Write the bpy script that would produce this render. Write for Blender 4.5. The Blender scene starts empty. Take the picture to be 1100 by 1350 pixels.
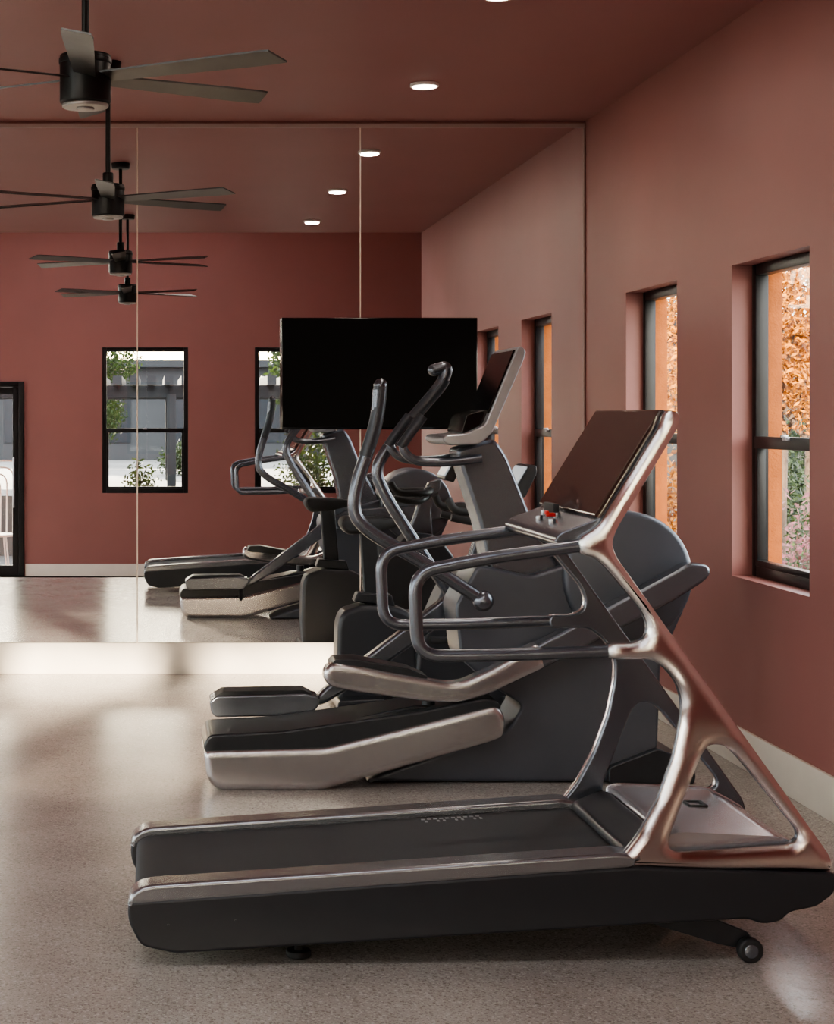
import bpy, bmesh, math, random
from mathutils import Vector, Matrix
random.seed(7)
scene = bpy.context.scene
COL = scene.collection
F = 2308.5          # camera focal length: image pixels per metre at 1 m
EYE = 1.62
XR, XL = 2.725, -4.6
YB, YE = 11.0, 4.45      # mirror wall / edge of the raised gym floor
YH = -.5                 # front wall of the adjoining lower hall
HX0, HX1 = -6.4, 3.6
HZ0, HZ1 = -.47, 4.6
ZC = 3.469
GZ = -.6
TZ = .35                 # raised terrace outside

# ------------------------------------------------------------------ materials
def mat(name, color, rough=0.5, metal=0.0, noise=0.0, nscale=8.0, bump=0.0, bscale=60.0,
        emit=None, estr=0.0, coat=0.0, spec=0.5, rvar=0.0, round_r=0.0):
    m = bpy.data.materials.new(name); m.use_nodes = True
    nt = m.node_tree; b = nt.nodes["Principled BSDF"]
    b.inputs["Base Color"].default_value = (*color, 1)
    b.inputs["Roughness"].default_value = rough
    b.inputs["Metallic"].default_value = metal
    b.inputs["Coat Weight"].default_value = coat
    b.inputs["Specular IOR Level"].default_value = spec
    tc = nt.nodes.new("ShaderNodeTexCoord")
    if noise > 0 or rvar > 0:
        n = nt.nodes.new("ShaderNodeTexNoise"); n.inputs["Scale"].default_value = nscale
        n.inputs["Detail"].default_value = 5
        nt.links.new(tc.outputs["Object"], n.inputs["Vector"])
        if noise > 0:
            r = nt.nodes.new("ShaderNodeValToRGB")
            r.color_ramp.elements[0].position = .3; r.color_ramp.elements[1].position = .7
            r.color_ramp.elements[0].color = (*[c*(1-noise) for c in color], 1)
            r.color_ramp.elements[1].color = (*[min(1, c*(1+noise)) for c in color], 1)
            nt.links.new(n.outputs["Fac"], r.inputs["Fac"])
            nt.links.new(r.outputs["Color"], b.inputs["Base Color"])
        if rvar > 0:
            mr = nt.nodes.new("ShaderNodeMapRange")
            mr.inputs["To Min"].default_value = max(0, rough-rvar); mr.inputs["To Max"].default_value = rough+rvar
            nt.links.new(n.outputs["Fac"], mr.inputs["Value"]); nt.links.new(mr.outputs[0], b.inputs["Roughness"])
    if bump > 0:
        n2 = nt.nodes.new("ShaderNodeTexNoise"); n2.inputs["Scale"].default_value = bscale
        n2.inputs["Detail"].default_value = 4
        nt.links.new(tc.outputs["Object"], n2.inputs["Vector"])
        bp = nt.nodes.new("ShaderNodeBump"); bp.inputs["Strength"].default_value = bump
        bp.inputs["Distance"].default_value = .01
        nt.links.new(n2.outputs["Fac"], bp.inputs["Height"]); nt.links.new(bp.outputs[0], b.inputs["Normal"])
    if round_r > 0:
        bv = nt.nodes.new("ShaderNodeBevel"); bv.samples = 8; bv.inputs["Radius"].default_value = round_r
        nt.links.new(bv.outputs[0], b.inputs["Normal"])
    if emit:
        b.inputs["Emission Color"].default_value = (*emit, 1); b.inputs["Emission Strength"].default_value = estr
    return m

M = {}
M['wall'] = mat('terracotta_paint', (.262, .106, .092), .5, noise=.05, nscale=1.5, bump=.05, bscale=120)
M['ceil'] = mat('ceiling_paint', (.292, .120, .112), .5, noise=.04, nscale=1.2)
M['stucco'] = mat('exterior_stucco', (.42, .125, .028), .9, noise=.15, nscale=14, bump=.3, bscale=90)
M['base'] = mat('cream_trim', (.62, .55, .47), .45, noise=.03)
M['blackframe'] = mat('black_aluminium', (.012, .012, .013), .35, .4, noise=.1)
M['mirror'] = mat('mirror_silver', (.93, .93, .93), 0.0, 1.0)
M['seam'] = mat('mirror_edge', (.75, .62, .52), .3)
M['mtrim'] = mat('mirror_channel', (.42, .31, .28), .4, 0)
M['dark'] = mat('charcoal_plastic', (.028, .030, .034), .34, .3, noise=.08, nscale=30)
M['side'] = mat('anthracite_panel', (.028, .029, .033), .34, .35, noise=.05, nscale=12)
M['grey'] = mat('graphite_metallic_paint', (.145, .155, .178), .27, .75, noise=.05, nscale=10)
M['gripgrey'] = mat('dark_graphite_grip', (.060, .065, .075), .38, .4, noise=.06, nscale=30)
M['shroud'] = mat('slate_shroud', (.090, .097, .114), .38, .4, noise=.05, nscale=6)
M['shrouddark'] = mat('dark_slate_shroud', (.032, .034, .040), .42, .3, noise=.05, nscale=6)
M['satin'] = mat('satin_silver', (.40, .41, .44), .28, .7, noise=.05, nscale=15)
M['rail'] = mat('rail_metal', (.28, .285, .30), .27, .85, noise=.02, nscale=15)
M['silver'] = mat('warm_silver', (.48, .465, .47), .22, .9, noise=.03, nscale=9, round_r=.03)
M['cover'] = mat('cover_silver', (.50, .49, .51), .26, .8, noise=.03, nscale=9)
M['belt'] = mat('belt_rubber', (.020, .021, .024), .65, noise=.35, nscale=220, bump=.15, bscale=400)
M['rubber'] = mat('black_rubber', (.012, .012, .013), .6, noise=.15, nscale=60)
M['screen'] = mat('dark_glass_screen', (.040, .020, .016), .12, 0, noise=.05, coat=.4)
M['screenblk'] = mat('black_glass_screen', (.004, .004, .005), .12, 0, noise=.05)
M['tvscreen'] = mat('tv_panel', (.002, .002, .002), .35, 0, noise=.05, spec=.12)
M['red'] = mat('red_plastic', (.5, .02, .015), .35, noise=.05)
M['white'] = mat('white_enamel', (.8, .78, .75), .4, noise=.03)
M['mark'] = mat('pale_print', (.22, .22, .23), .5, noise=.03)
M['lightdisc'] = mat('lamp_diffuser', (1, .95, .85), .5, emit=(1, .88, .74), estr=9)
M['lcd'] = mat('bike_display', (.3, .3, .3), .2, emit=(.75, .85, .9), estr=.5)
M['blade'] = mat('fan_blade', (.075, .070, .068), .34, .6, noise=.15, nscale=10)
M['fanblack'] = mat('fan_black', (.007, .007, .007), .4, .2, noise=.1)
M['fancap'] = mat('fan_cap', (.35, .33, .31), .4, .5, noise=.05)
M['asphalt'] = mat('pale_paving', (.15, .145, .14), .85, noise=.15, nscale=2)
M['bldg'] = mat('grey_render', (.034, .034, .037), .85, noise=.08, nscale=1)
M['bldggrey'] = mat('grey_timber', (.014, .015, .018), .7, noise=.15, nscale=3)
M['bwin'] = mat('building_glass', (.02, .024, .03), .25, .2, noise=.1)
M['bark'] = mat('bark', (.07, .045, .03), .9, noise=.3, nscale=20, bump=.4)

def chromemat():
    """polished metal: clear chrome at the top of the frame, brown reflections painted in towards its foot"""
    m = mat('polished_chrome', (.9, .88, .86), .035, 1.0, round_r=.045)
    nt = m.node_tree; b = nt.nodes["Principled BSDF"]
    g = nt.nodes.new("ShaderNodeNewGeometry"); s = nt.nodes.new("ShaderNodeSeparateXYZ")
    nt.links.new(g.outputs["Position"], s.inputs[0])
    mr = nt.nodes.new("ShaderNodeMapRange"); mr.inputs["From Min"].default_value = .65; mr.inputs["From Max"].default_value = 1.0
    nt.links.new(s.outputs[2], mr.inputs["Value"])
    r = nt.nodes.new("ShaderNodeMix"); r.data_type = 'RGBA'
    r.inputs[6].default_value = (.70, .61, .58, 1); r.inputs[7].default_value = (.96, .95, .93, 1)  # lower tone stands in for reflected brown walls and floor
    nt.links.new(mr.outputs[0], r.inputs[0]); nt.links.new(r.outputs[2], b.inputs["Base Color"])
    n = nt.nodes.new("ShaderNodeTexNoise"); n.inputs["Scale"].default_value = 18
    m2 = nt.nodes.new("ShaderNodeMapRange"); m2.inputs["To Min"].default_value = .03; m2.inputs["To Max"].default_value = .09
    nt.links.new(n.outputs["Fac"], m2.inputs["Value"]); nt.links.new(m2.outputs[0], b.inputs["Roughness"])
    return m
M['chrome'] = chromemat()

def leafmat(name, c1, c2, trans=.35):
    m = bpy.data.materials.new(name); m.use_nodes = True; nt = m.node_tree
    b = nt.nodes["Principled BSDF"]; b.inputs["Roughness"].default_value = .6
    out = nt.nodes["Material Output"]
    tc = nt.nodes.new("ShaderNodeTexCoord"); n = nt.nodes.new("ShaderNodeTexNoise")
    n.inputs["Scale"].default_value = 9; n.inputs["Detail"].default_value = 6
    nt.links.new(tc.outputs["Object"], n.inputs["Vector"])
    r = nt.nodes.new("ShaderNodeValToRGB"); r.color_ramp.elements[0].position = .38; r.color_ramp.elements[1].position = .62
    r.color_ramp.elements[0].color = (*c1, 1); r.color_ramp.elements[1].color = (*c2, 1)
    nt.links.new(n.outputs["Fac"], r.inputs["Fac"]); nt.links.new(r.outputs["Color"], b.inputs["Base Color"])
    t = nt.nodes.new("ShaderNodeBsdfTranslucent"); nt.links.new(r.outputs["Color"], t.inputs["Color"])
    mx = nt.nodes.new("ShaderNodeMixShader"); mx.inputs[0].default_value = trans
    nt.links.new(b.outputs[0], mx.inputs[1]); nt.links.new(t.outputs[0], mx.inputs[2]); nt.links.new(mx.outputs[0], out.inputs[0])
    return m
M['leaforange'] = leafmat('autumn_leaves', (.12, .032, .002), (.46, .17, .010), .35)
M['leafgreen'] = leafmat('green_leaves', (.008, .02, .004), (.045, .07, .014), .3)
M['leaflime'] = leafmat('lime_leaves', (.05, .10, .010), (.25, .30, .03), .5)  # light lime green leaf colour
M['leafpink'] = leafmat('pink_blossom', (.025, .05, .01), (.36, .12, .15), .35)

def glassmat():
    m = bpy.data.materials.new('window_glass'); m.use_nodes = True; nt = m.node_tree
    nt.nodes.remove(nt.nodes["Principled BSDF"]); out = nt.nodes["Material Output"]
    tr = nt.nodes.new("ShaderNodeBsdfTransparent"); tr.inputs[0].default_value = (.96, .98, .97, 1)
    gl = nt.nodes.new("ShaderNodeBsdfGlossy"); gl.inputs["Roughness"].default_value = .01
    mx = nt.nodes.new("ShaderNodeMixShader"); mx.inputs[0].default_value = .05
    nt.links.new(tr.outputs[0], mx.inputs[1]); nt.links.new(gl.outputs[0], mx.inputs[2])
    nt.links.new(mx.outputs[0], out.inputs[0]); return m
M['glass'] = glassmat()

def floormat():
    m = bpy.data.materials.new('ground_concrete'); m.use_nodes = True; nt = m.node_tree; L = nt.links
    b = nt.nodes["Principled BSDF"]; tc = nt.nodes.new("ShaderNodeTexCoord")
    n1 = nt.nodes.new("ShaderNodeTexNoise"); n1.inputs["Scale"].default_value = 3; n1.inputs["Detail"].default_value = 9
    L.new(tc.outputs["Object"], n1.inputs["Vector"])
    r1 = nt.nodes.new("ShaderNodeValToRGB"); r1.color_ramp.elements[0].position = .3; r1.color_ramp.elements[1].position = .75
    r1.color_ramp.elements[0].color = (.315, .278, .248, 1); r1.color_ramp.elements[1].color = (.40, .36, .325, 1)
    L.new(n1.outputs["Fac"], r1.inputs["Fac"])
    prev = r1.outputs["Color"]
    for sc, thr, rad, amt in ((62, .80, .36, .42), (100, .50, .44, .42), (180, .45, .46, .38)):
        v = nt.nodes.new("ShaderNodeTexVoronoi"); v.inputs["Scale"].default_value = sc
        L.new(tc.outputs["Object"], v.inputs["Vector"])
        sp = nt.nodes.new("ShaderNodeSeparateColor"); L.new(v.outputs["Color"], sp.inputs[0])
        ra = nt.nodes.new("ShaderNodeMath"); ra.operation = 'GREATER_THAN'; ra.inputs[1].default_value = thr
        L.new(sp.outputs[0], ra.inputs[0])
        rd = nt.nodes.new("ShaderNodeMath"); rd.operation = 'LESS_THAN'; rd.inputs[1].default_value = rad
        L.new(v.outputs["Distance"], rd.inputs[0])
        mu = nt.nodes.new("ShaderNodeMath"); mu.operation = 'MULTIPLY'; L.new(ra.outputs[0], mu.inputs[0]); L.new(rd.outputs[0], mu.inputs[1])
        mu2 = nt.nodes.new("ShaderNodeMath"); mu2.operation = 'MULTIPLY'; mu2.inputs[1].default_value = amt; L.new(mu.outputs[0], mu2.inputs[0])
        cr = nt.nodes.new("ShaderNodeValToRGB"); cr.color_ramp.interpolation = 'CONSTANT'
        cr.color_ramp.elements[0].color = (.12, .09, .07, 1); cr.color_ramp.elements[1].position = .62
        cr.color_ramp.elements[1].color = (.56, .52, .47, 1)
        L.new(sp.outputs[1], cr.inputs["Fac"])
        mx = nt.nodes.new("ShaderNodeMix"); mx.data_type = 'RGBA'
        L.new(mu2.outputs[0], mx.inputs[0]); L.new(prev, mx.inputs[6]); L.new(cr.outputs["Color"], mx.inputs[7])
        prev = mx.outputs[2]
    L.new(prev, b.inputs["Base Color"])
    n3 = nt.nodes.new("ShaderNodeTexNoise"); n3.inputs["Scale"].default_value = 30; n3.inputs["Detail"].default_value = 6
    L.new(tc.outputs["Object"], n3.inputs["Vector"])
    mr = nt.nodes.new("ShaderNodeMapRange"); mr.inputs["To Min"].default_value = .12; mr.inputs["To Max"].default_value = .28
    L.new(n3.outputs["Fac"], mr.inputs["Value"]); L.new(mr.outputs[0], b.inputs["Roughness"])
    bp = nt.nodes.new("ShaderNodeBump"); bp.inputs["Strength"].default_value = .04; bp.inputs["Distance"].default_value = .01
    L.new(n3.outputs["Fac"], bp.inputs["Height"]); L.new(bp.outputs[0], b.inputs["Normal"])
    b.inputs["Specular IOR Level"].default_value = .65
    return m
M['floor'] = floormat()

# ------------------------------------------------------------------ helpers
def finish(me, material, sharp=35):
    me.materials.clear(); me.materials.append(M[material])
    me.shade_smooth()
    me.set_sharp_from_angle(angle=math.radians(sharp))

def add(name, me, parent=None, material='grey', sharp=35, label=None, wn=False):
    finish(me, material, sharp)
    me.name = name
    o = bpy.data.objects.new(name, me); COL.objects.link(o)
    if parent:
        root = parent
        while root.parent: root = root.parent
        me.transform(Matrix.Translation(-root.location))
        o.parent = parent
    if label: o["label"] = label
    if wn:
        md = o.modifiers.new('wn', 'WEIGHTED_NORMAL'); md.keep_sharp = True; md.weight = 80
    return o

def thing(name, loc, label, category, group=None):
    e = bpy.data.objects.new(name, None); e.location = loc; e.empty_display_size = .2
    COL.objects.link(e); e["label"] = label; e["category"] = category
    if group: e["group"] = group
    return e

def structure(o):
    o["kind"] = "structure"; return o

def fillet(pts, r, closed=True, n=5):
    pts = [Vector(p) for p in pts]; out = []; N = len(pts)
    for i, p in enumerate(pts):
        if not closed and i in (0, N-1): out.append(p); continue
        a = pts[i-1]; c = pts[(i+1) % N]
        la, lc = (a-p).length, (c-p).length
        if la < 1e-6 or lc < 1e-6: continue
        ca, cc = min(r, .47*la), min(r, .47*lc)
        A = p+(a-p)*(ca/la); C = p+(c-p)*(cc/lc)
        for k in range(n+1):
            t = k/n; out.append(A*(1-t)**2+p*2*t*(1-t)+C*t*t)
    return out

def px(pts, y):
    """image pixels, unprojected from the camera -> metres on the vertical plane at distance y"""
    return [((a-200)*y/F, EYE-(b-548)*y/F) for a, b in pts]

def extr_mesh(outline, y0, y1, b=.006, r=.015, holes=(), bres=2):
    cu = bpy.data.curves.new('c', 'CURVE'); cu.dimensions = '2D'; cu.fill_mode = 'BOTH'
    b = min(b, (y1-y0)*.45)
    cu.extrude = (y1-y0)/2-b; cu.bevel_depth = b; cu.bevel_resolution = bres; cu.offset = -b
    for pl in [outline, *holes]:
        q = fillet(pl, r)
        sp = cu.splines.new('POLY'); sp.points.add(len(q)-1)
        for k, v in enumerate(q): sp.points[k].co = (v[0], v[1], 0, 1)
        sp.use_cyclic_u = True
    o = bpy.data.objects.new('t', cu); COL.objects.link(o)
    dg = bpy.context.evaluated_depsgraph_get(); dg.update()
    me = bpy.data.meshes.new_from_object(o.evaluated_get(dg))
    bpy.data.objects.remove(o); bpy.data.curves.remove(cu)
    me.transform(Matrix.Translation((0, (y0+y1)/2, 0)) @ Matrix.Rotation(math.pi/2, 4, 'X'))
    bm = bmesh.new(); bm.from_mesh(me); bmesh.ops.remove_doubles(bm, verts=bm.verts, dist=1e-5)
    bmesh.ops.recalc_face_normals(bm, faces=bm.faces)
    bmesh.ops.dissolve_limit(bm, angle_limit=math.radians(.5), verts=[], edges=[e for e in bm.edges if len(e.link_faces) == 2 and abs(e.link_faces[0].normal.y) > .999 and abs(e.link_faces[1].normal.y) > .999])
    bm.to_mesh(me); bm.free()
    return me

def extr(name, parent, pts, y, y0, y1, material, b=.006, r=.015, holes=(), label=None, sharp=40, bres=2):
    me = extr_mesh(px(pts, y), y0, y1, b, r, [px(h, y) for h in holes], bres)
    return add(name, me, parent, material, sharp, label, wn=True)

def tube_mesh(pts, rad, r=.06, radii=None, caps=True, res=6):
    P = fillet(pts, r, closed=False, n=8)
    cu = bpy.data.curves.new('c', 'CURVE'); cu.dimensions = '3D'; cu.bevel_depth = rad
    cu.bevel_resolution = res; cu.use_fill_caps = caps
    sp = cu.splines.new('POLY'); sp.points.add(len(P)-1)
    for k, v in enumerate(P):
        sp.points[k].co = (*v, 1)
        if radii:
            t = k/(len(P)-1); sp.points[k].radius = radii[0]*(1-t)+radii[1]*t
    o = bpy.data.objects.new('t', cu); COL.objects.link(o)
    dg = bpy.context.evaluated_depsgraph_get(); dg.update()
    me = bpy.data.meshes.new_from_object(o.evaluated_get(dg))
    bpy.data.objects.remove(o); bpy.data.curves.remove(cu)
    return me

def tubepx(pts, y, yl=None):
    return [((a-200)*y/F, (yl[i] if yl else y), EYE-(b-548)*y/F) for i, (a, b) in enumerate(pts)]

def box_bm(bm, c, s, M4=None):
    m = Matrix.Translation(c) @ Matrix.Diagonal((*s, 1))
    if M4 is not None: m = M4 @ m
    return bmesh.ops.create_cube(bm, size=1, matrix=m)['verts']

def boxes_mesh(lst, bev=0.0, M4=None, seg=2):
    bm = bmesh.new()
    for c, s in lst: box_bm(bm, c, s, M4)
    if bev > 0: bmesh.ops.bevel(bm, geom=list(bm.edges), offset=bev, segments=seg, affect='EDGES', profile=.6)
    me = bpy.data.meshes.new('b'); bm.to_mesh(me); bm.free(); return me

def cyl_mesh(c, r, h, axis='Z', r2=None, seg=40, bev=.0):
    bm = bmesh.new()
    R = {'Z': Matrix(), 'Y': Matrix.Rotation(math.pi/2, 4, 'X'), 'X': Matrix.Rotation(math.pi/2, 4, 'Y')}[axis]
    bmesh.ops.create_cone(bm, cap_ends=True, segments=seg, radius1=r, radius2=r if r2 is None else r2, depth=h,
                          matrix=Matrix.Translation(c) @ R)
    if bev > 0:
        es = [e for e in bm.edges if len(e.link_faces) == 2 and e.calc_face_angle() > .9]
        bmesh.ops.bevel(bm, geom=es, offset=bev, segments=3, affect='EDGES', profile=.5)
    me = bpy.data.meshes.new('c'); bm.to_mesh(me); bm.free(); return me

def ball_mesh(c, r, sc=(1, 1, 1)):
    bm = bmesh.new(); bmesh.ops.create_uvsphere(bm, u_segments=28, v_segments=16, radius=r,
        matrix=Matrix.Translation(c) @ Matrix.Diagonal((*sc, 1)))
    me = bpy.data.meshes.new('s'); bm.to_mesh(me); bm.free(); return me

def join(*ms):
    bm = bmesh.new()
    for m in ms: bm.from_mesh(m)
    me = bpy.data.meshes.new('j'); bm.to_mesh(me); bm.free(); return me

def copy_thing(root, loc, **props):
    r = root.copy(); r.location = loc; COL.objects.link(r)
    for k, v in props.items(): r[k] = v
    def rec(src, dst):
        for ch in list(src.children):
            c = ch.copy(); COL.objects.link(c); c.parent = dst; rec(ch, c)
    rec(root, r); return r

# ------------------------------------------------------------------ room shell
def wall(name, axis, pin, pout, ar, zr, holes, material='wall'):
    """slab with rectangular holes; axis X/Y: vertical wall, axis Z: horizontal slab (a = X, z = Y)"""
    A = sorted({ar[0], ar[1], *[h[0] for h in holes], *[h[1] for h in holes]})
    Z = sorted({zr[0], zr[1], *[h[2] for h in holes], *[h[3] for h in holes]})
    bm = bmesh.new(); vs = {}
    def V(a, z, p):
        k = (a, z, p)
        if k not in vs: vs[k] = bm.verts.new({'X': (p, a, z), 'Y': (a, p, z), 'Z': (a, z, p)}[axis])
        return vs[k]
    def solid(i, j):
        if i < 0 or j < 0 or i >= len(A)-1 or j >= len(Z)-1: return False
        ca, cz = (A[i]+A[i+1])/2, (Z[j]+Z[j+1])/2
        return not any(h[0] < ca < h[1] and h[2] < cz < h[3] for h in holes)
    for i in range(len(A)-1):
        for j in range(len(Z)-1):
            if not solid(i, j): continue
            a0, a1, z0, z1 = A[i], A[i+1], Z[j], Z[j+1]
            for p in (pin, pout):
                bm.faces.new([V(a0, z0, p), V(a1, z0, p), V(a1, z1, p), V(a0, z1, p)])
            for (di, dj, q) in ((-1, 0, ((a0, z0), (a0, z1))), (1, 0, ((a1, z0), (a1, z1))), (0, -1, ((a0, z0), (a1, z0))), (0, 1, ((a0, z1), (a1, z1)))):
                if not solid(i+di, j+dj):
                    bm.faces.new([V(*q[0], pin), V(*q[1], pin), V(*q[1], pout), V(*q[0], pout)])
    bmesh.ops.recalc_face_normals(bm, faces=bm.faces)
    me = bpy.data.meshes.new(name); bm.to_mesh(me); bm.free()
    return structure(add(name, me, None, material, 20))

WT = .22
K = (22-YH)/F       # metres per image pixel on the front wall as the mirror shows it
def fx(a): return (a-200)*K
def fz(b): return EYE-(b-548)*K
zw0, zw1 = .87, 2.325
rightwins = [(7.25, 8.22), (9.08, 10.05)]
frontwins = [(fx(135), fx(248)), (fx(336), fx(449))]
fwz = (fz(650), fz(458))
doorh = (fx(-70), fx(32), HZ0, fz(503))
leftwins = [(4.95, 6.75), (7.05, 8.85), (9.15, 10.75)]
added_hallwins = [(-.2, 1.9), (2.15, 4.2)]  # unseen hall windows, added to let in soft side light
added_clere = [(-4.4, -3.4, 2.5, 4.45), (-3.2, -2.2, 2.5, 4.45)]  # unseen high openings, added to throw sun patches on the gym floor
wall('wall_right', 'X', XR, XR+WT, (YE, YB), (GZ, ZC), [(a, b, zw0, zw1) for a, b in rightwins])
wall('wall_left', 'X', XL, XL-.2, (YE, YB), (GZ, ZC), [(a, b, .25, 2.5) for a, b in leftwins])
wall('wall_back', 'Y', YB, YB+.2, (XL-.2, XR+WT), (GZ, ZC), [])
wall('wall_front', 'Y', YH, YH-.25, (HX0-.2, HX1+.15), (HZ0, HZ1), [(a, b, *fwz) for a, b in frontwins]+[doorh]+added_clere)
wall('wall_left_hall', 'X', HX0, HX0-.2, (YH, YE), (HZ0, HZ1), [(a, b, -.1, 4.1) for a, b in added_hallwins])
wall('wall_right_hall', 'X', HX1, HX1+.15, (YH, YE), (HZ0, HZ1), [])
wall('wall_opening', 'Y', YE-.15, YE, (HX0-.2, HX1+.15), (HZ0, HZ1), [(XL, XR, 0, ZC)])
structure(add('floor', boxes_mesh([(((XL+XR)/2, (YE-.15+YB)/2, -.06), (XR-XL+.4, YB-YE+.15, .12))]), None, 'floor'))
structure(add('floor_hall', boxes_mesh([(((HX0+HX1)/2, (YH+YE)/2-.1, HZ0-.06), (HX1-HX0+.3, YE-YH+.3, .12))]), None, 'floor'))
structure(add('ceiling', boxes_mesh([(((XL+XR)/2, (YE+YB)/2+.1, ZC+.06), (XR-XL+.5, YB-YE+.2, .12))]), None, 'ceil'))
wall('ceiling_hall', 'Z', HZ1, HZ1+.15, (HX0-.2, HX1+.2), (YH-.25, YE+.05), [(-2.8, 1.2, 1.7, 2.75)], 'ceil')  # skylight hole added, out of view, to brighten the front wall
bh = .195
structure(add('baseboard_back', boxes_mesh([(((XL+XR)/2, YB-.012, bh/2), (XR-XL, .024, bh))], .003), None, 'base'))
structure(add('baseboard_right', boxes_mesh([((XR-.008, (YE+YB)/2, .09), (.016, YB-YE-.05, .18))], .003), None, 'base'))
structure(add('baseboard_left', boxes_mesh([((XL+.008, (YE+YB)/2, .09), (.016, YB-YE-.05, .18))], .003), None, 'base'))
bz = fz(743)-HZ0
structure(add('baseboard_front', boxes_mesh([(((doorh[1]+HX1)/2, YH+.01, HZ0+bz/2), (HX1-doorh[1]-.03, .02, bz)),
                                    (((doorh[0]+HX0)/2, YH+.01, HZ0+bz/2), (doorh[0]-HX0-.03, .02, bz))], .003), None, 'base'))
structure(add('trim_7', boxes_mesh([((-.6, YH-.26-2.5, 2.95), (11.5, 5.0, .14))], .01), None, 'bldggrey'))  # unseen outside canopy, added to keep sun off the front windows

# mirrors
seams = [-2.89, -1.49, -.09, 1.31, 2.712]
for i in range(4):
    a, b = seams[i]+.004, seams[i+1]-.004
    o = add('wall_mirror', boxes_mesh([(((a+b)/2, YB-.006, (bh+.003+3.425)/2), (b-a, .010, 3.425-bh-.003))]), None, 'mirror')
    o["label"] = "tall frameless wall mirror panel above the cream baseboard"; o["category"] = "mirror"; o["group"] = "mirror panels covering the gym wall"
for k, x in enumerate(seams[:4]):
    structure(add('trim_%d' % (k+1), boxes_mesh([((x, YB-.008, (bh+3.425)/2), (.007, .012, 3.425-bh))]), None, 'seam'))
structure(add('trim_5', boxes_mesh([(((seams[0]+2.718)/2, YB-.008, 3.440), (2.718-seams[0], .012, .028))], .002), None, 'mtrim'))
structure(add('trim_6', boxes_mesh([((2.714, YB-.008, (bh+3.425)/2), (.009, .012, 3.425-bh))], .002), None, 'mtrim'))

# windows
WIN = [0]
def window(c, w, z0, z1, rot, depth_in=.115, wt=WT, mull=0, rail=True, f=.05):
    WIN[0] += 1
    h = z1-z0; R = Matrix.Translation((c[0], c[1], z0)) @ Matrix.Rotation(rot, 4, 'Z')
    e = bpy.data.objects.new('window_%d' % WIN[0], None); COL.objects.link(e); structure(e)
    e.location = (c[0], c[1], z0)
    yc = depth_in+.03
    L = [((-w/2+f/2, yc, h/2), (f, .06, h)), ((w/2-f/2, yc, h/2), (f, .06, h)),
         ((0, yc, f/2), (w-2*f, .06, f)), ((0, yc, h-f/2), (w-2*f, .06, f))]
    for k in range(mull):
        L.append(((-w/2+w*(k+1)/(mull+1), yc, h/2), (.05, .055, h-2*f)))
    me = boxes_mesh(L, .003, R); add('frame', me, e, 'blackframe')
    if rail:
        zr = h*.43
        iw = w-2*f
        L = [((0, yc-.012, zr), (iw, .05, .055)), ((-iw/2+.014, yc-.012, (f+zr)/2), (.028, .04, zr-f)),
             ((iw/2-.014, yc-.012, (f+zr)/2), (.028, .04, zr-f)), ((0, yc-.012, f+.014), (iw-.056, .04, .028))]
        add('lower_sash', boxes_mesh(L, .003, R), e, 'blackframe')
        add('latch', boxes_mesh([((0, yc-.045, zr+.02), (.05, .02, .018)), ((0, yc-.055, zr+.032), (.018, .03, .012))], .003, R), e, 'satin')
    add('glass_pane', boxes_mesh([((0, yc+.01, h/2), (w-2*f+.01, .006, h-2*f+.01))], 0, R), e, 'glass')
    t = .012; y0 = depth_in+.062; y1 = wt+.012
    L = [((-w/2+t/2, (y0+y1)/2, h/2), (t, y1-y0, h)), ((w/2-t/2, (y0+y1)/2, h/2), (t, y1-y0, h)),
         ((0, (y0+y1)/2, t/2), (w-2*t, y1-y0, t)), ((0, (y0+y1)/2, h-t/2), (w-2*t, y1-y0, t))]
    add('exterior_casing', boxes_mesh(L, 0, R), e, 'stucco')
    return e
for a, b in rightwins: window((XR, (a+b)/2), b-a, zw0, zw1, -math.pi/2, depth_in=.095)
for a, b in frontwins: window(((a+b)/2, YH), b-a, *fwz, math.pi, depth_in=.03, wt=.24, f=.055)
for a, b in leftwins: window((XL, (a+b)/2), b-a, .25, 2.5, math.pi/2, depth_in=.03, wt=.19, mull=1, rail=False)
for a, b in added_hallwins: window((HX0, (a+b)/2), b-a, -.1, 4.1, math.pi/2, depth_in=.03, wt=.19, mull=1, rail=False)
for a, b, c0, c1 in added_clere: window(((a+b)/2, YH), b-a, c0, c1, math.pi, depth_in=.03, wt=.24, rail=False)

# door
e = bpy.data.objects.new('door_1', None); e.location = ((doorh[0]+doorh[1])/2, YH, HZ0); COL.objects.link(e); structure(e)
cx = e.location.x; w = doorh[1]-doorh[0]; dz0, dz1 = HZ0, doorh[3]; dh = dz1-dz0; dm = (dz0+dz1)/2; yd = YH-.02
add('frame', boxes_mesh([((doorh[1]-.035, yd, dm), (.07, .12, dh)), ((doorh[0]+.035, yd, dm), (.07, .12, dh)), ((cx, yd, dz1-.035), (w-.14, .12, .07))], .004), e, 'blackframe')
leaf = add('door_leaf', boxes_mesh([((doorh[1]-.11, yd, dm-.03), (.075, .05, dh-.08)), ((doorh[0]+.11, yd, dm-.03), (.075, .05, dh-.08)), ((cx, yd, dz1-.12), (w-.29, .05, .08)), ((cx, yd, dz0+.09), (w-.29, .05, .16))], .003), e, 'blackframe')
add('glass_pane', boxes_mesh([((cx, yd, dm), (w-.28, .008, dh-.3))]), leaf, 'glass')
add('handle', tube_mesh([(doorh[1]-.13, YH+.0, .45), (doorh[1]-.13, YH+.06, .48), (doorh[1]-.13, YH+.06, 1.05), (doorh[1]-.13, YH+.0, 1.08)], .014, .03), leaf, 'satin')

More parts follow.
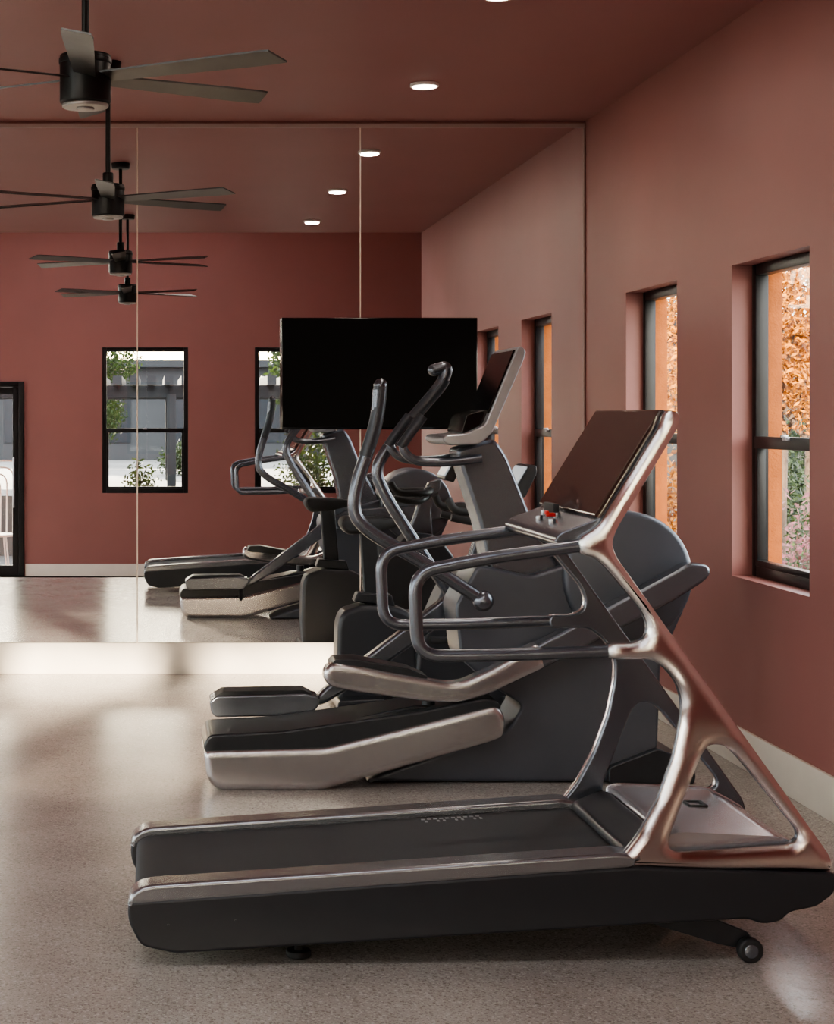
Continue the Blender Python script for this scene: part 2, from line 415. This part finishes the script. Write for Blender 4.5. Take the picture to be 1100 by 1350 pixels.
# ------------------------------------------------------------------ ceiling lamps
dl = thing('ceiling_light', (1.52, 9.75, ZC), "round white flush ceiling light, switched on", "ceiling light", "row of round ceiling lights")
add('housing', cyl_mesh((1.52, 9.75, ZC-.009), .080, .018, bev=.004), dl, 'white')
add('diffuser', cyl_mesh((1.52, 9.75, ZC-.019), .068, .004), dl, 'lightdisc')
for y in (7.65, 5.4): copy_thing(dl, (1.52, y, ZC))
for y in (9.75, 7.65, 5.4):
    l = bpy.data.lights.new('ceiling_lamp_light', 'AREA'); l.shape = 'DISK'; l.size = .13; l.energy = 10; l.color = (1, .88, .76)
    o = bpy.data.objects.new('ceiling_lamp_light', l); o.location = (1.52, y, ZC-.026); COL.objects.link(o)

# ------------------------------------------------------------------ ceiling fans
def fan(x, y):
    z = 2.73
    t = thing('ceiling_fan', (x, y, ZC), "black six-blade ceiling fan on a long downrod", "ceiling fan", "black ceiling fans")
    add('canopy', cyl_mesh((x, y, ZC-.022), .065, .044, r2=.07, bev=.006), t, 'fanblack')
    add('downrod', cyl_mesh((x, y, (ZC+z)/2+.04), .0125, ZC-z-.08), t, 'fanblack')
    add('coupler', cyl_mesh((x, y, z+.125), .028, .07, bev=.006), t, 'fanblack')
    add('motor_housing', join(cyl_mesh((x, y, z+.015), .086, .165, bev=.008), cyl_mesh((x, y, z+.075), .089, .02, bev=.003)), t, 'fanblack')
    add('bottom_cap', join(cyl_mesh((x, y, z-.073), .078, .014, bev=.005), cyl_mesh((x, y, z-.083), .030, .010, bev=.003)), t, 'fancap')
    for k in range(6):
        a = math.radians(30+60*k)
        bm = bmesh.new(); r0, r1 = .075, .725
        N = 14; rows = []
        for i in range(N+1):
            s = i/N; rr = r0+(r1-r0)*s
            wd = .036+.012*min(1, s*1.3)
            off = 0
            if i == N: wd -= .004; off = -.022
            rows.append([bm.verts.new((rr+(off if sgn < 0 else 0), sgn*wd, -sgn*wd*.24+dz)) for sgn, dz in ((-1, .003), (1, .003), (1, -.003), (-1, -.003))])
        for i in range(N):
            for j in range(4):
                bm.faces.new([rows[i][j], rows[i][(j+1) % 4], rows[i+1][(j+1) % 4], rows[i+1][j]])
        bm.faces.new(rows[0]); bm.faces.new(rows[-1])
        bmesh.ops.recalc_face_normals(bm, faces=bm.faces)
        me = bpy.data.meshes.new('bl'); bm.to_mesh(me); bm.free()
        me.transform(Matrix.Translation((x, y, z+.02)) @ Matrix.Rotation(a, 4, 'Z'))
        add('blade', me, t, 'blade', 25)
    return t
f1 = fan(-.222, 5.86)
copy_thing(f1, (-.228, 9.15, ZC))

# ------------------------------------------------------------------ TV
ty = 10.93
tv = thing('television', (1.42, ty, 1.9), "large black flat-screen television hung over the wall mirror", "television")
def P3(a, b, y): return ((a-200)*y/F, y, EYE-(b-548)*y/F)
x0, _, z1 = P3(371, 419, ty); x1, _, z0 = P3(629, 566, ty)
add('cabinet', boxes_mesh([(((x0+x1)/2, ty, (z0+z1)/2), (x1-x0, .04, z1-z0))], .004), tv, 'screenblk')
add('screen', boxes_mesh([(((x0+x1)/2, ty-.021, (z0+z1)/2+.004), (x1-x0-.014, .003, z1-z0-.022))]), tv, 'tvscreen')
add('wall_bracket', boxes_mesh([(((x0+x1)/2, ty+.037, (z0+z1)/2), (.4, .04, .3))], .004), tv, 'blackframe')

# ------------------------------------------------------------------ TREADMILL
yn, yf = 5.13, 5.95
tm = thing('treadmill', ((640-200)*yn/F, (yn+yf)/2, 0), "large treadmill with polished chrome frame, dark deck and wide glass console", "treadmill")
lowpts = [(168, 1200), (170, 1190), (835, 1143), (1098, 1151), (1104, 1154), (1102, 1178), (1078, 1196), (1042, 1203), (1030, 1216), (1005, 1219), (988, 1212), (855, 1219), (232, 1258), (186, 1248), (170, 1218)]
railpts = [(169, 1192), (172, 1180), (184, 1171), (200, 1167), (815, 1125), (850, 1129), (835, 1145), (168, 1194)]
for (a, b) in ((yn, yn+.105), (yf-.105, yf)):
    extr('side_panel', tm, lowpts, yn, a, b, 'side', .010, .02, bres=3)
    extr('side_rail', tm, railpts, yn, a-.001, b+.001, 'rail', .012, .012, label="brushed metal foot rail")
extr('deck', tm, [(185, 1205), (825, 1162), (1090, 1165), (1080, 1190), (860, 1212), (232, 1252), (190, 1240)], yn, yn+.10, yf-.10, 'dark')
belt = extr('running_belt', tm, [(176, 1203), (180, 1184), (198, 1178), (832, 1136), (840, 1150), (825, 1165), (200, 1236), (180, 1230)], yn, yn+.112, yf-.112, 'belt', .002, .03)
extr('deck_panel', tm, [(828, 1150), (833, 1128), (872, 1112), (888, 1112), (888, 1160), (830, 1165)], yn, yn+.10, yf-.10, 'dark', .004, .015, label="dark front deck panel")
mc = extr('motor_cover', tm, [(889, 1150), (889, 1110), (905, 1106), (1040, 1112), (1095, 1142), (1098, 1160), (889, 1165)], yn, yn+.06, yf-.06, 'cover', .006, .02, label="brushed silver motor cover")
xe, ze = px([(985, 1110)], yn)[0]
ze = EYE-((1106+6*80/135)-548)*yn/F
add('emblem', boxes_mesh([((xe, 5.592, ze+.002), (.062, .010, .005)), ((xe, 5.658, ze+.002), (.062, .010, .005)), ((xe-.027, 5.625, ze+.002), (.010, .075, .005)), ((xe+.027, 5.625, ze+.002), (.010, .075, .005))]), mc, 'rubber')
UP = [(878, 541), (892, 541), (899, 548), (897, 562), (816, 696), (808, 716), (814, 734), (906, 863), (935, 903),
      (1097, 1130), (1102, 1150), (1060, 1147), (935, 1147), (820, 1143), (822, 1134), (846, 1104), (872, 1055), (892, 1000), (902, 950), (903, 925), (896, 902),
      (882, 884), (862, 870), (803, 870), (803, 850), (838, 850), (854, 843), (858, 828), (850, 806), (803, 750), (788, 736), (768, 732), (765, 722), (765, 710), (780, 702), (793, 692), (800, 680), (872, 562)]
HO = [(945, 982), (960, 985), (975, 998), (1055, 1096), (1057, 1108), (1046, 1116), (895, 1126), (884, 1120), (884, 1106), (925, 1000), (934, 985)]
for s in (0, 1):
    def yy(a, b): return (yn+a, yn+b) if s == 0 else (yf-b, yf-a)
    u = extr('upright_frame', tm, UP, yn, *yy(.0, .044), 'chrome', .016, .02, holes=[HO], label="polished chrome A-shaped frame, brown reflections painted at the foot", bres=7, sharp=60)
    extr('inner_shell', u, UP, yn, *yy(.032, .058), 'grey', .008, .02, holes=[HO])
    y = yy(.03, .03)[0]
    add('handrail', tube_mesh(tubepx([(772, 720), (640, 738), (548, 756), (553, 867), (680, 865), (806, 860)], yn, [y]*6), .0195, .07), tm, 'grey', label="looped graphite handrail")
    xf, zf = px([(398, 1258)], yn)[0]
    y = yy(.12, .12)[0]
    add('levelling_foot', join(cyl_mesh((xf, y, .010), .038, .020, bev=.005), cyl_mesh((xf, y, .05), .012, .08)), tm, 'rubber')
    xw, zw = px([(998, 1258)], yn)[0]
    y = yy(.06, .06)[0]
    extr('wheel_bracket', tm, [(822, 1205), (930, 1212), (1000, 1240), (1006, 1254), (990, 1262), (960, 1256), (868, 1228), (826, 1228)], yn, *yy(.08, .11), 'dark', .004, .01)
    add('wheel', join(cyl_mesh((xw, y, .037), .037, .036, 'Y', bev=.008)), tm, 'rubber')
    add('wheel_hub', cyl_mesh((xw, y, .037), .021, .040, 'Y', bev=.003), tm, 'grey')
con = extr('console', tm, [(881, 540), (890, 543), (803, 690), (794, 684)], yn, yn+.05, yf-.05, 'grey', .003, .006)
extr('screen', con, [(876, 540), (884, 540), (797, 686), (789, 681)], yn, yn+.048, yf-.03, 'screen', .002, .006, label="wide dark glass touch screen")
tray = extr('control_tray', tm, [(734, 716), (742, 704), (800, 682), (808, 700), (792, 722), (748, 726)], yn, yn+.04, yf-.04, 'grey', .006, .015)
xq, _, zq = P3(770, 716, yn)
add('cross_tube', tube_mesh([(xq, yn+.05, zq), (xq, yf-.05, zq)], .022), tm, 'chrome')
for k in range(4):
    X, _, Z = P3(758+(k % 2)*16, 699-(k % 2)*6, yn)
    add('knob', cyl_mesh((X, 5.42+.09*k, Z+.006), .011, .024, bev=.003), tray, 'rail')
X, _, Z = P3(764, 694, yn)
add('safety_key', boxes_mesh([((X, 5.50, Z+.014), (.028, .016, .012)), ((X-.012, 5.50, Z+.02), (.01, .03, .012))], .003), tray, 'red', label="red emergency stop key")
add('phone_rest', boxes_mesh([((X+.03, 5.62, Z+.03), (.02, .14, .03))], .005), tray, 'rubber')
for a, b in ((222, 1220), (311, 1214)):
    add('side_bolt', cyl_mesh((P3(a, b, yn)[0], yn-.0005, P3(a, b, yn)[2]), .0045, .003, 'Y'), tm, 'dark')
# small pale printed marks along the far edge of the belt
slope = 42/634
xb, zb = px([(198, 1178)], yn)[0]
lst = []
for k in range(10):
    xk = .90+k*.020
    zk = zb+(xk-xb)*slope+.0008
    lst.append(((xk, 5.805, zk), (.012, .012, .0022)))
    if k % 3 != 1: lst.append(((xk+.006, 5.775, zk), (.008, .020, .0022)))
add('belt_marking', boxes_mesh(lst), belt, 'mark', label="row of small pale printed marks")

# ------------------------------------------------------------------ CROSS TRAINER
ye = 7.56
ct = thing('cross_trainer', (P3(560, 0, ye)[0], 7.9, 0), "slate grey elliptical cross trainer with silver base and pedal arms", "elliptical trainer")
extr('base_skirt', ct, [(268, 990), (430, 986), (656, 930), (667, 944), (667, 970), (655, 977), (445, 1037), (425, 1043), (288, 1043), (274, 1030)], ye, ye, 7.99, 'silver', .024, .035, label="satin silver base skirt", bres=6)
extr('base_top', ct, [(268, 984), (276, 970), (372, 965), (560, 938), (640, 921), (657, 924), (663, 936), (656, 938), (432, 988), (271, 994)], ye, ye+.014, 7.976, 'dark', .012, .02)
extr('ramp_cover', ct, [(366, 985), (376, 970), (430, 955), (548, 930), (590, 932), (605, 945), (430, 985), (375, 990)], 7.64, 7.64, 7.92, 'dark', .008, .02)
extr('housing', ct, [(480, 1031), (500, 1022), (668, 966), (690, 930), (650, 905), (608, 868), (600, 800), (630, 745), (700, 760), (760, 742), (800, 700), (868, 740), (905, 800), (872, 870), (868, 985), (850, 1031)], 7.72, 7.72, 8.06, 'shroud', .015, .03, label="large slate side housing")
add('flywheel_cover', cyl_mesh((P3(828, 760, 7.7)[0], 7.9, P3(828, 760, 7.7)[2]), .285, .44, 'Y', bev=.025, seg=64), ct, 'shroud', label="round front flywheel cover")
extr('front_foot', ct, [(800, 1030), (800, 1010), (865, 985), (905, 1000), (915, 1020), (912, 1032)], 7.72, 7.68, 8.12, 'dark', .008, .015)
extr('column', ct, [(600, 592), (652, 578), (668, 602), (700, 682), (750, 770), (725, 870), (618, 862), (646, 760), (632, 690), (612, 630)], 7.82, 7.80, 8.04, 'grey', .02, .03)
extr('column_spine', ct, [(650, 585), (666, 600), (706, 688), (732, 680), (745, 700), (720, 740), (690, 700)], 7.8, 7.87, 7.97, 'grey', .008, .02)
extr('pedal_arm', ct, [(426, 886), (434, 874), (470, 878), (590, 900), (610, 898), (650, 880), (710, 846), (722, 878), (645, 914), (605, 926), (560, 924), (470, 912), (438, 906), (428, 898)], 7.58, 7.555, 7.665, 'silver', .020, .03, label="silver pedal arm", bres=5)
extr('pedal_link', ct, [(705, 850), (735, 835), (890, 752), (905, 742), (933, 744), (936, 757), (925, 768), (890, 790), (745, 866), (712, 882)], 7.58, 7.555, 7.665, 'grey', .016, .03, label="graphite upper pedal link")
extr('footplate', ct, [(436, 878), (442, 870), (470, 869), (540, 882), (566, 893), (556, 899), (470, 886), (440, 884)], 7.60, 7.60, 7.77, 'dark', .006, .010)
extr('pedal_arm', ct, [(410, 929), (425, 910), (590, 785), (640, 760), (905, 742), (930, 750), (905, 775), (650, 800), (610, 805), (470, 903), (425, 930)], 8.1, 8.09, 8.17, 'grey', .016, .03, label="graphite pedal arm")
extr('footplate', ct, [(276, 922), (285, 915), (400, 912), (420, 917), (419, 928), (408, 941), (284, 943), (278, 937)], 8.05, 7.99, 8.17, 'grey', .010, .010, bres=4)
extr('foot_tread', ct, [(282, 917), (294, 910), (400, 908), (412, 914), (400, 918), (288, 920)], 8.05, 8.01, 8.15, 'rubber', .004, .008)
add('pedal_stalk', tube_mesh([P3(405, 934, 8.04), (P3(405, 0, 8.04)[0], 7.96, .12)], .018, .02), ct, 'dark')
add('pedal_stalk', tube_mesh([P3(565, 915, 7.68), P3(565, 950, 7.68)], .03, .02), ct, 'dark')
add('arm_lever', tube_mesh(tubepx([(500, 514), (497, 560), (464, 655), (472, 694), (560, 742), (637, 792)], 7.58), .029, .22), ct, 'grey')
add('lever_grip', tube_mesh(tubepx([(502, 508), (499, 540), (494, 566), (482, 602)], 7.58), .030, .1), ct, 'gripgrey')
add('grip_cap', ball_mesh(P3(502, 508, 7.58), .030), ct, 'grey')
add('pivot_cap', ball_mesh(P3(637, 792, 7.58), .046, (1, 1, 1)), ct, 'grey')
add('arm_lever', tube_mesh(tubepx([(572, 488), (592, 482), (582, 508), (512, 588), (494, 620), (507, 652), (560, 735), (606, 800)], 8.2), .028, .11), ct, 'grey')
add('lever_grip', tube_mesh(tubepx([(586, 500), (582, 508), (540, 556)], 8.2), .029, .08), ct, 'gripgrey')
add('grip_cap', ball_mesh(P3(572, 488, 8.2), .028), ct, 'grey')
for y in (7.72, 8.12):
    pts = [(635, 604), (590, 610), (546, 609), (528, 590), (540, 572), (558, 548)]
    X = tubepx(pts, 7.72); X = [(p[0], y, p[2]) for p in X]
    add('fixed_handle', tube_mesh(X, .020, .06), ct, 'grey')
    X = tubepx(pts[3:], 7.72); X = [(p[0], y, p[2]) for p in X]
    add('fixed_grip', tube_mesh(X, .023, .05), ct, 'gripgrey')
cc = extr('console', ct, [(681, 457), (688, 457), (693, 463), (690, 474), (648, 571), (632, 586), (590, 587), (582, 580), (586, 574), (612, 572), (638, 560)], 7.68, 7.66, 8.16, 'satin', .008, .015, label="silver console shell")
extr('screen', cc, [(676, 462), (681, 461), (648, 545), (642, 545)], 7.68, 7.668, 8.152, 'screenblk', .001, .002, label="dark glass display")
extr('key_panel', cc, [(607, 570), (614, 547), (640, 540), (640, 566), (625, 574)], 7.75, 7.72, 8.1, 'screenblk', .003, .008)

# ------------------------------------------------------------------ EXERCISE BIKE
yb = 9.85
bk = thing('exercise_bike', (P3(560, 0, yb)[0], yb, 0), "slate grey upright exercise bike with padded saddle, beside the mirror", "exercise bike")
extr('rear_housing', bk, [(443, 818), (450, 803), (475, 795), (518, 797), (540, 806), (547, 825), (552, 926), (445, 926), (441, 880)], yb, 9.74, 9.96, 'shrouddark', .03, .04)
extr('rear_foot', bk, [(438, 928), (440, 915), (500, 912), (505, 928)], yb, 9.6, 10.1, 'dark', .01, .02)
extr('front_housing', bk, [(540, 926), (545, 850), (580, 770), (615, 735), (660, 740), (690, 780), (700, 860), (695, 926)], yb, 9.70, 10.0, 'shrouddark', .03, .06)
extr('front_foot', bk, [(650, 928), (652, 912), (712, 912), (715, 928)], yb, 9.6, 10.1, 'dark', .01, .02)
extr('seat_post', bk, [(474, 700), (497, 700), (505, 800), (480, 800)], yb, 9.82, 9.88, 'dark', .012, .01)
extr('seat_carriage', bk, [(465, 792), (470, 780), (515, 783), (520, 800)], yb, 9.79, 9.91, 'dark', .01, .01)
me = extr_mesh(px([(446, 690), (452, 680), (490, 681), (522, 685), (526, 692), (515, 696), (488, 702), (455, 704)], yb), 9.74, 9.96, .03, .03)
for v in me.vertices:
    t = (v.co.x-P3(446, 0, yb)[0])/(P3(526, 0, yb)[0]-P3(446, 0, yb)[0])
    v.co.y = yb+(v.co.y-yb)*(1.05-.72*max(0, min(1, t*1.2)))
add('saddle', me, bk, 'rubber', label="padded black saddle")
extr('console_mast', bk, [(615, 742), (632, 690), (650, 655), (668, 650), (668, 665), (652, 700), (655, 745)], yb, 9.80, 9.90, 'grey', .012, .02)
bc = extr('console', bk, [(668, 650), (690, 612), (699, 612), (700, 622), (684, 655)], yb, 9.68, 10.02, 'dark', .008, .015)
extr('display', bc, [(669, 644), (686, 614), (689, 615), (672, 646)], yb, 9.71, 9.99, 'lcd', .001, .002, label="small pale lit display")
for s in (-1, 1):
    P = [(P3(655, 668, yb)[0], yb, P3(0, 668, yb)[2]), (P3(640, 672, yb)[0], yb+s*.2, P3(0, 672, yb)[2]), (P3(590, 668, yb)[0], yb+s*.24, P3(0, 672, yb)[2]), (P3(582, 655, yb)[0], yb+s*.22, P3(0, 655, yb)[2])]
    add('handlebar', tube_mesh(P, .022, .08), bk, 'rubber')
    P = [(P3(655, 672, yb)[0], yb, P3(0, 676, yb)[2]), (P3(625, 688, yb)[0], yb+s*.16, P3(0, 688, yb)[2]), (P3(588, 686, yb)[0], yb+s*.17, P3(0, 680, yb)[2])]
    add('lower_grip', tube_mesh(P, .020, .08), bk, 'rubber')
    cxp, _, czp = P3(600, 850, yb)
    add('crank_arm', boxes_mesh([((cxp+s*.06, yb+s*.17, czp-s*.05), (.15, .02, .03))], .006), bk, 'satin')
    add('pedal', boxes_mesh([((cxp+s*.13, yb+s*.23, czp-s*.055), (.10, .09, .03))], .008), bk, 'rubber')

# ------------------------------------------------------------------ OUTDOORS
structure(add('ground', boxes_mesh([((0, 0, GZ-.05), (160, 160, .1))]), None, 'asphalt'))
structure(add('ground_terrace', boxes_mesh([((0, -45.8, (GZ+TZ)/2), (120, 80, TZ-GZ))]), None, 'asphalt'))

def leaves_mesh(clusters, n, size):
    vs, fs = [], []
    for _ in range(n):
        c, r = random.choice(clusters)
        while True:
            p = Vector((random.uniform(-1, 1), random.uniform(-1, 1), random.uniform(-1, 1)))
            if p.length < 1: break
        p = p.normalized()*(p.length**.8)*random.uniform(.7, 1.25)
        q = Vector(c)+Vector((p.x*r[0], p.y*r[1], p.z*r[2]))
        a = Vector((random.gauss(0, 1), random.gauss(0, 1), random.gauss(0, 1))).normalized()
        b = a.orthogonal().normalized(); s = size*random.uniform(.6, 1.3)
        i = len(vs); vs += [q-a*s, q-b*s*.5, q+a*s, q+b*s*.5]; fs.append((i, i+1, i+2, i+3))
    me = bpy.data.meshes.new('lv'); me.from_pydata([tuple(v) for v in vs], [], fs); return me

def tree(x, y, h, rad, leaf, n, label, size=.07, z0=1.6, g=GZ, nc=9):
    t = thing('tree', (x, y, g), label, "tree")
    trunk = [tube_mesh([(x, y, g), (x+.05, y, h*.35), (x-.03, y+.1, h*.75)], .10, .3, radii=(1.2, .4))]
    cl = []
    for k in range(nc):
        a = k*2.4; rr = rad*random.uniform(.2, .8); zz = z0+(h-z0)*random.uniform(.05, .95)
        c = (x+rr*math.cos(a), y+rr*math.sin(a), zz); cl.append((c, (rad*.42, rad*.42, rad*.36)))
        trunk.append(tube_mesh([(x, y, h*.3+.05*k), ((x+c[0])/2, (y+c[1])/2, zz*.75), c], .03, .2, radii=(1, .3), res=2))
    add('trunk', join(*trunk), t, 'bark'); add('foliage', leaves_mesh(cl, n, size), t, leaf)
def shrub(x, y, r, h, leaf, n, label, size=.035, g=GZ):
    t = thing('shrub', (x, y, g), label, "shrub")
    hh = h-g
    cl = [((x+random.uniform(-.4, .4)*r, y+random.uniform(-.4, .4)*r, g+hh*.5+random.uniform(-.1, .1)), (r*.6, r*.6, hh*.5)) for _ in range(5)]
    st = [tube_mesh([(x, y, g), (c[0][0], c[0][1], g+hh*.5)], .015, .1, res=2) for c in cl]
    add('stems', join(*st), t, 'bark'); add('foliage', leaves_mesh(cl, n, size), t, leaf)
AUT = "tree with glowing orange autumn leaves outside the window"
tree(5.4, 15.3, 4.6, 1.25, 'leaforange', 15000, AUT, .032, 1.5, nc=11)
tree(4.6, 19.4, 5.0, 1.4, 'leaforange', 17000, AUT, .036, 1.5, nc=12)
tree(8.0, 21.2, 5.4, 1.9, 'leaforange', 17000, AUT, .045, 1.6, nc=12)
tree(13.8, 29.5, 6.6, 2.3, 'leaforange', 9000, "tall autumn tree with amber leaves by the street", .08, 1.8, nc=10)
tree(8.8, 30.5, 6.6, 2.2, 'leaforange', 9000, "tall autumn tree with amber leaves by the street", .08, 1.8, nc=10)
tree(8.6, -8.6, 5.0, 1.5, 'leafgreen', 4000, "leafy green tree beside the paved court", g=TZ)
tree(3.2, -6.6, 3.4, .9, 'leafgreen', 3000, "small green tree beside the paved court", .045, 1.0, g=TZ)
tree(-6.0, -11.5, 8.2, 2.3, 'leafgreen', 1700, "tall leafy tree standing on the paved court", .10, 4.6, g=TZ)
tree(-1.8, -21.5, 3.6, 1.3, 'leafgreen', 12000, "dense green tree in front of the grey building", .05, .9, g=TZ, nc=14)
tree(3.9, -20.5, 4.8, 1.7, 'leafgreen', 6000, "dense green tree in front of the grey building", .08, 1.5, g=TZ)
LIM = "unseen light green tree added to tint chrome reflections"  # trees added out of view for green reflections and softer daylight
tree(-9.2, 2.2, 4.6, 1.6, 'leaflime', 5000, LIM, .08, .8)
tree(-8.2, 8.2, 4.2, 1.6, 'leaflime', 5000, LIM, .08, .8)
shrub(4.75, 12.3, .6, 1.05, 'leafpink', 5500, "flowering shrub with pink blossom below the window", .028)
shrub(3.85, 13.2, .45, 1.3, 'leaforange', 4500, "amber-leaved shrub outside the window", .03)
shrub(6.0, 17.6, .7, 1.5, 'leafgreen', 7000, "dark green shrub by the street")
shrub(8.9, 25.2, 1.2, 1.9, 'leafgreen', 8000, "dark green shrub by the street", .05)
shrub(-.1, -1.7, .32, .90, 'leafgreen', 2500, "small green shrub outside the window")
shrub(2.1, -1.9, .5, 1.35, 'leafgreen', 3500, "small green shrub outside the window")
shrub(.9, -15.5, .9, 1.05, 'leafgreen', 6000, "low rounded shrub behind the pergola", .04, g=TZ)

def building(name, x0, x1, y0, y1, h, label, face, g=GZ):
    t = thing(name, ((x0+x1)/2, (y0+y1)/2, g), label, "building")
    add('walls', boxes_mesh([(((x0+x1)/2, (y0+y1)/2, (h+g)/2), (x1-x0, y1-y0, h-g))]), t, 'bldg')
    add('roof', boxes_mesh([(((x0+x1)/2, (y0+y1)/2, h+.1), (x1-x0+.6, y1-y0+.6, .2))]), t, 'bldggrey')
    L = []; Fm = []
    yw = y1 if face == '+Y' else y0; x = x0+1
    while x < x1-1.5:
        for z in (1.5, 4.1):
            if z+1 < h: L.append(((x+.6, yw, z), (1.2, .06, 1.3))); Fm.append(((x+.6, yw, z+.72), (1.4, .14, .12)))
        x += 2.4
    for a in L: add('window_pane', boxes_mesh([a]), t, 'bwin')
    for a in Fm: add('lintel', boxes_mesh([a]), t, 'bldggrey')
building('apartment_building', -10, 9, -34, -28, 3.0, "grey building with dark roof across the court", '+Y', TZ)
building('street_house', 9, 19, 36, 44, 3.4, "grey house across the street", '-Y')
pg = thing('pergola', (0, -11, TZ), "grey timber pergola over the paved court", "pergola")
for x in (-4.5, -2.2, .35, 2.9, 5):
    for y in (-9, -12.5): add('post', boxes_mesh([((x, y, (2.0+TZ)/2), (.16, .16, 2.0-TZ))], .01), pg, 'bldggrey')
for y in (-9, -12.5): add('beam', boxes_mesh([((.3, y, 2.05), (10.6, .14, .22))], .01), pg, 'bldggrey')
add('slats', boxes_mesh([((-4.8+.30*k, -10.75, 2.24), (.16, 4.3, .16)) for k in range(35)]), pg, 'bldggrey')
X0, Y0 = -2.18, -2.4
pc = thing('patio_chair', (X0, Y0, GZ), "white wire patio chair standing outside the glass door", "chair")
for k, w in enumerate((.34, .25, .16, .07)):
    add('back_hoop', tube_mesh([(X0-w, Y0, 0), (X0-w, Y0-.06, .72+.09*(3-k)), (X0+w, Y0-.06, .72+.09*(3-k)), (X0+w, Y0, 0)], .011, .16, res=3), pc, 'white')
add('seat', cyl_mesh((X0, Y0+.28, -.02), .31, .03, bev=.01), pc, 'white')
for a in range(4):
    an = math.pi/4+a*math.pi/2
    add('leg', tube_mesh([(X0+.22*math.cos(an), Y0+.28+.22*math.sin(an), -.03), (X0+.3*math.cos(an), Y0+.28+.3*math.sin(an), GZ)], .012, .05, res=3), pc, 'white')

# ------------------------------------------------------------------ LIGHT
wd = bpy.data.worlds.new('sky'); scene.world = wd; wd.use_nodes = True
nt = wd.node_tree; bg = nt.nodes["Background"]
sky = nt.nodes.new("ShaderNodeTexSky"); sky.sky_type = 'NISHITA'; sky.sun_disc = False
sky.sun_elevation = math.radians(19); sky.sun_rotation = math.radians(180); sky.air_density = 1.0; sky.dust_density = 2.0
mixc = nt.nodes.new("ShaderNodeMix"); mixc.data_type = 'RGBA'; mixc.inputs[0].default_value = .7
mixc.inputs[7].default_value = (8, 8, 8, 1)
nt.links.new(sky.outputs[0], mixc.inputs[6]); nt.links.new(mixc.outputs[2], bg.inputs[0]); bg.inputs[1].default_value = 1.4

s = bpy.data.lights.new('sun', 'SUN'); s.energy = 40; s.angle = math.radians(1.2); s.color = (1, .84, .66)
so = bpy.data.objects.new('sun', s); COL.objects.link(so)
d = Vector((.30, 1.0, -.365)).normalized()
so.rotation_euler = d.to_track_quat('-Z', 'Y').to_euler(); so.location = (0, -20, 12)

# ------------------------------------------------------------------ CAMERA
cam = bpy.data.cameras.new('camera'); co = bpy.data.objects.new('camera', cam); COL.objects.link(co)
co.location = (0, 0, EYE); co.rotation_euler = (math.pi/2, 0, 0)
cam.sensor_width = 36; cam.sensor_fit = 'AUTO'; cam.lens = F/1350*36
cam.shift_x = (550-200)/1350; cam.shift_y = (548-675)/1350
cam.clip_start = .1; cam.clip_end = 300
scene.camera = co
scene.view_settings.view_transform = 'AgX'
scene.view_settings.look = 'AgX - Medium High Contrast'
scene.view_settings.exposure = 0.08
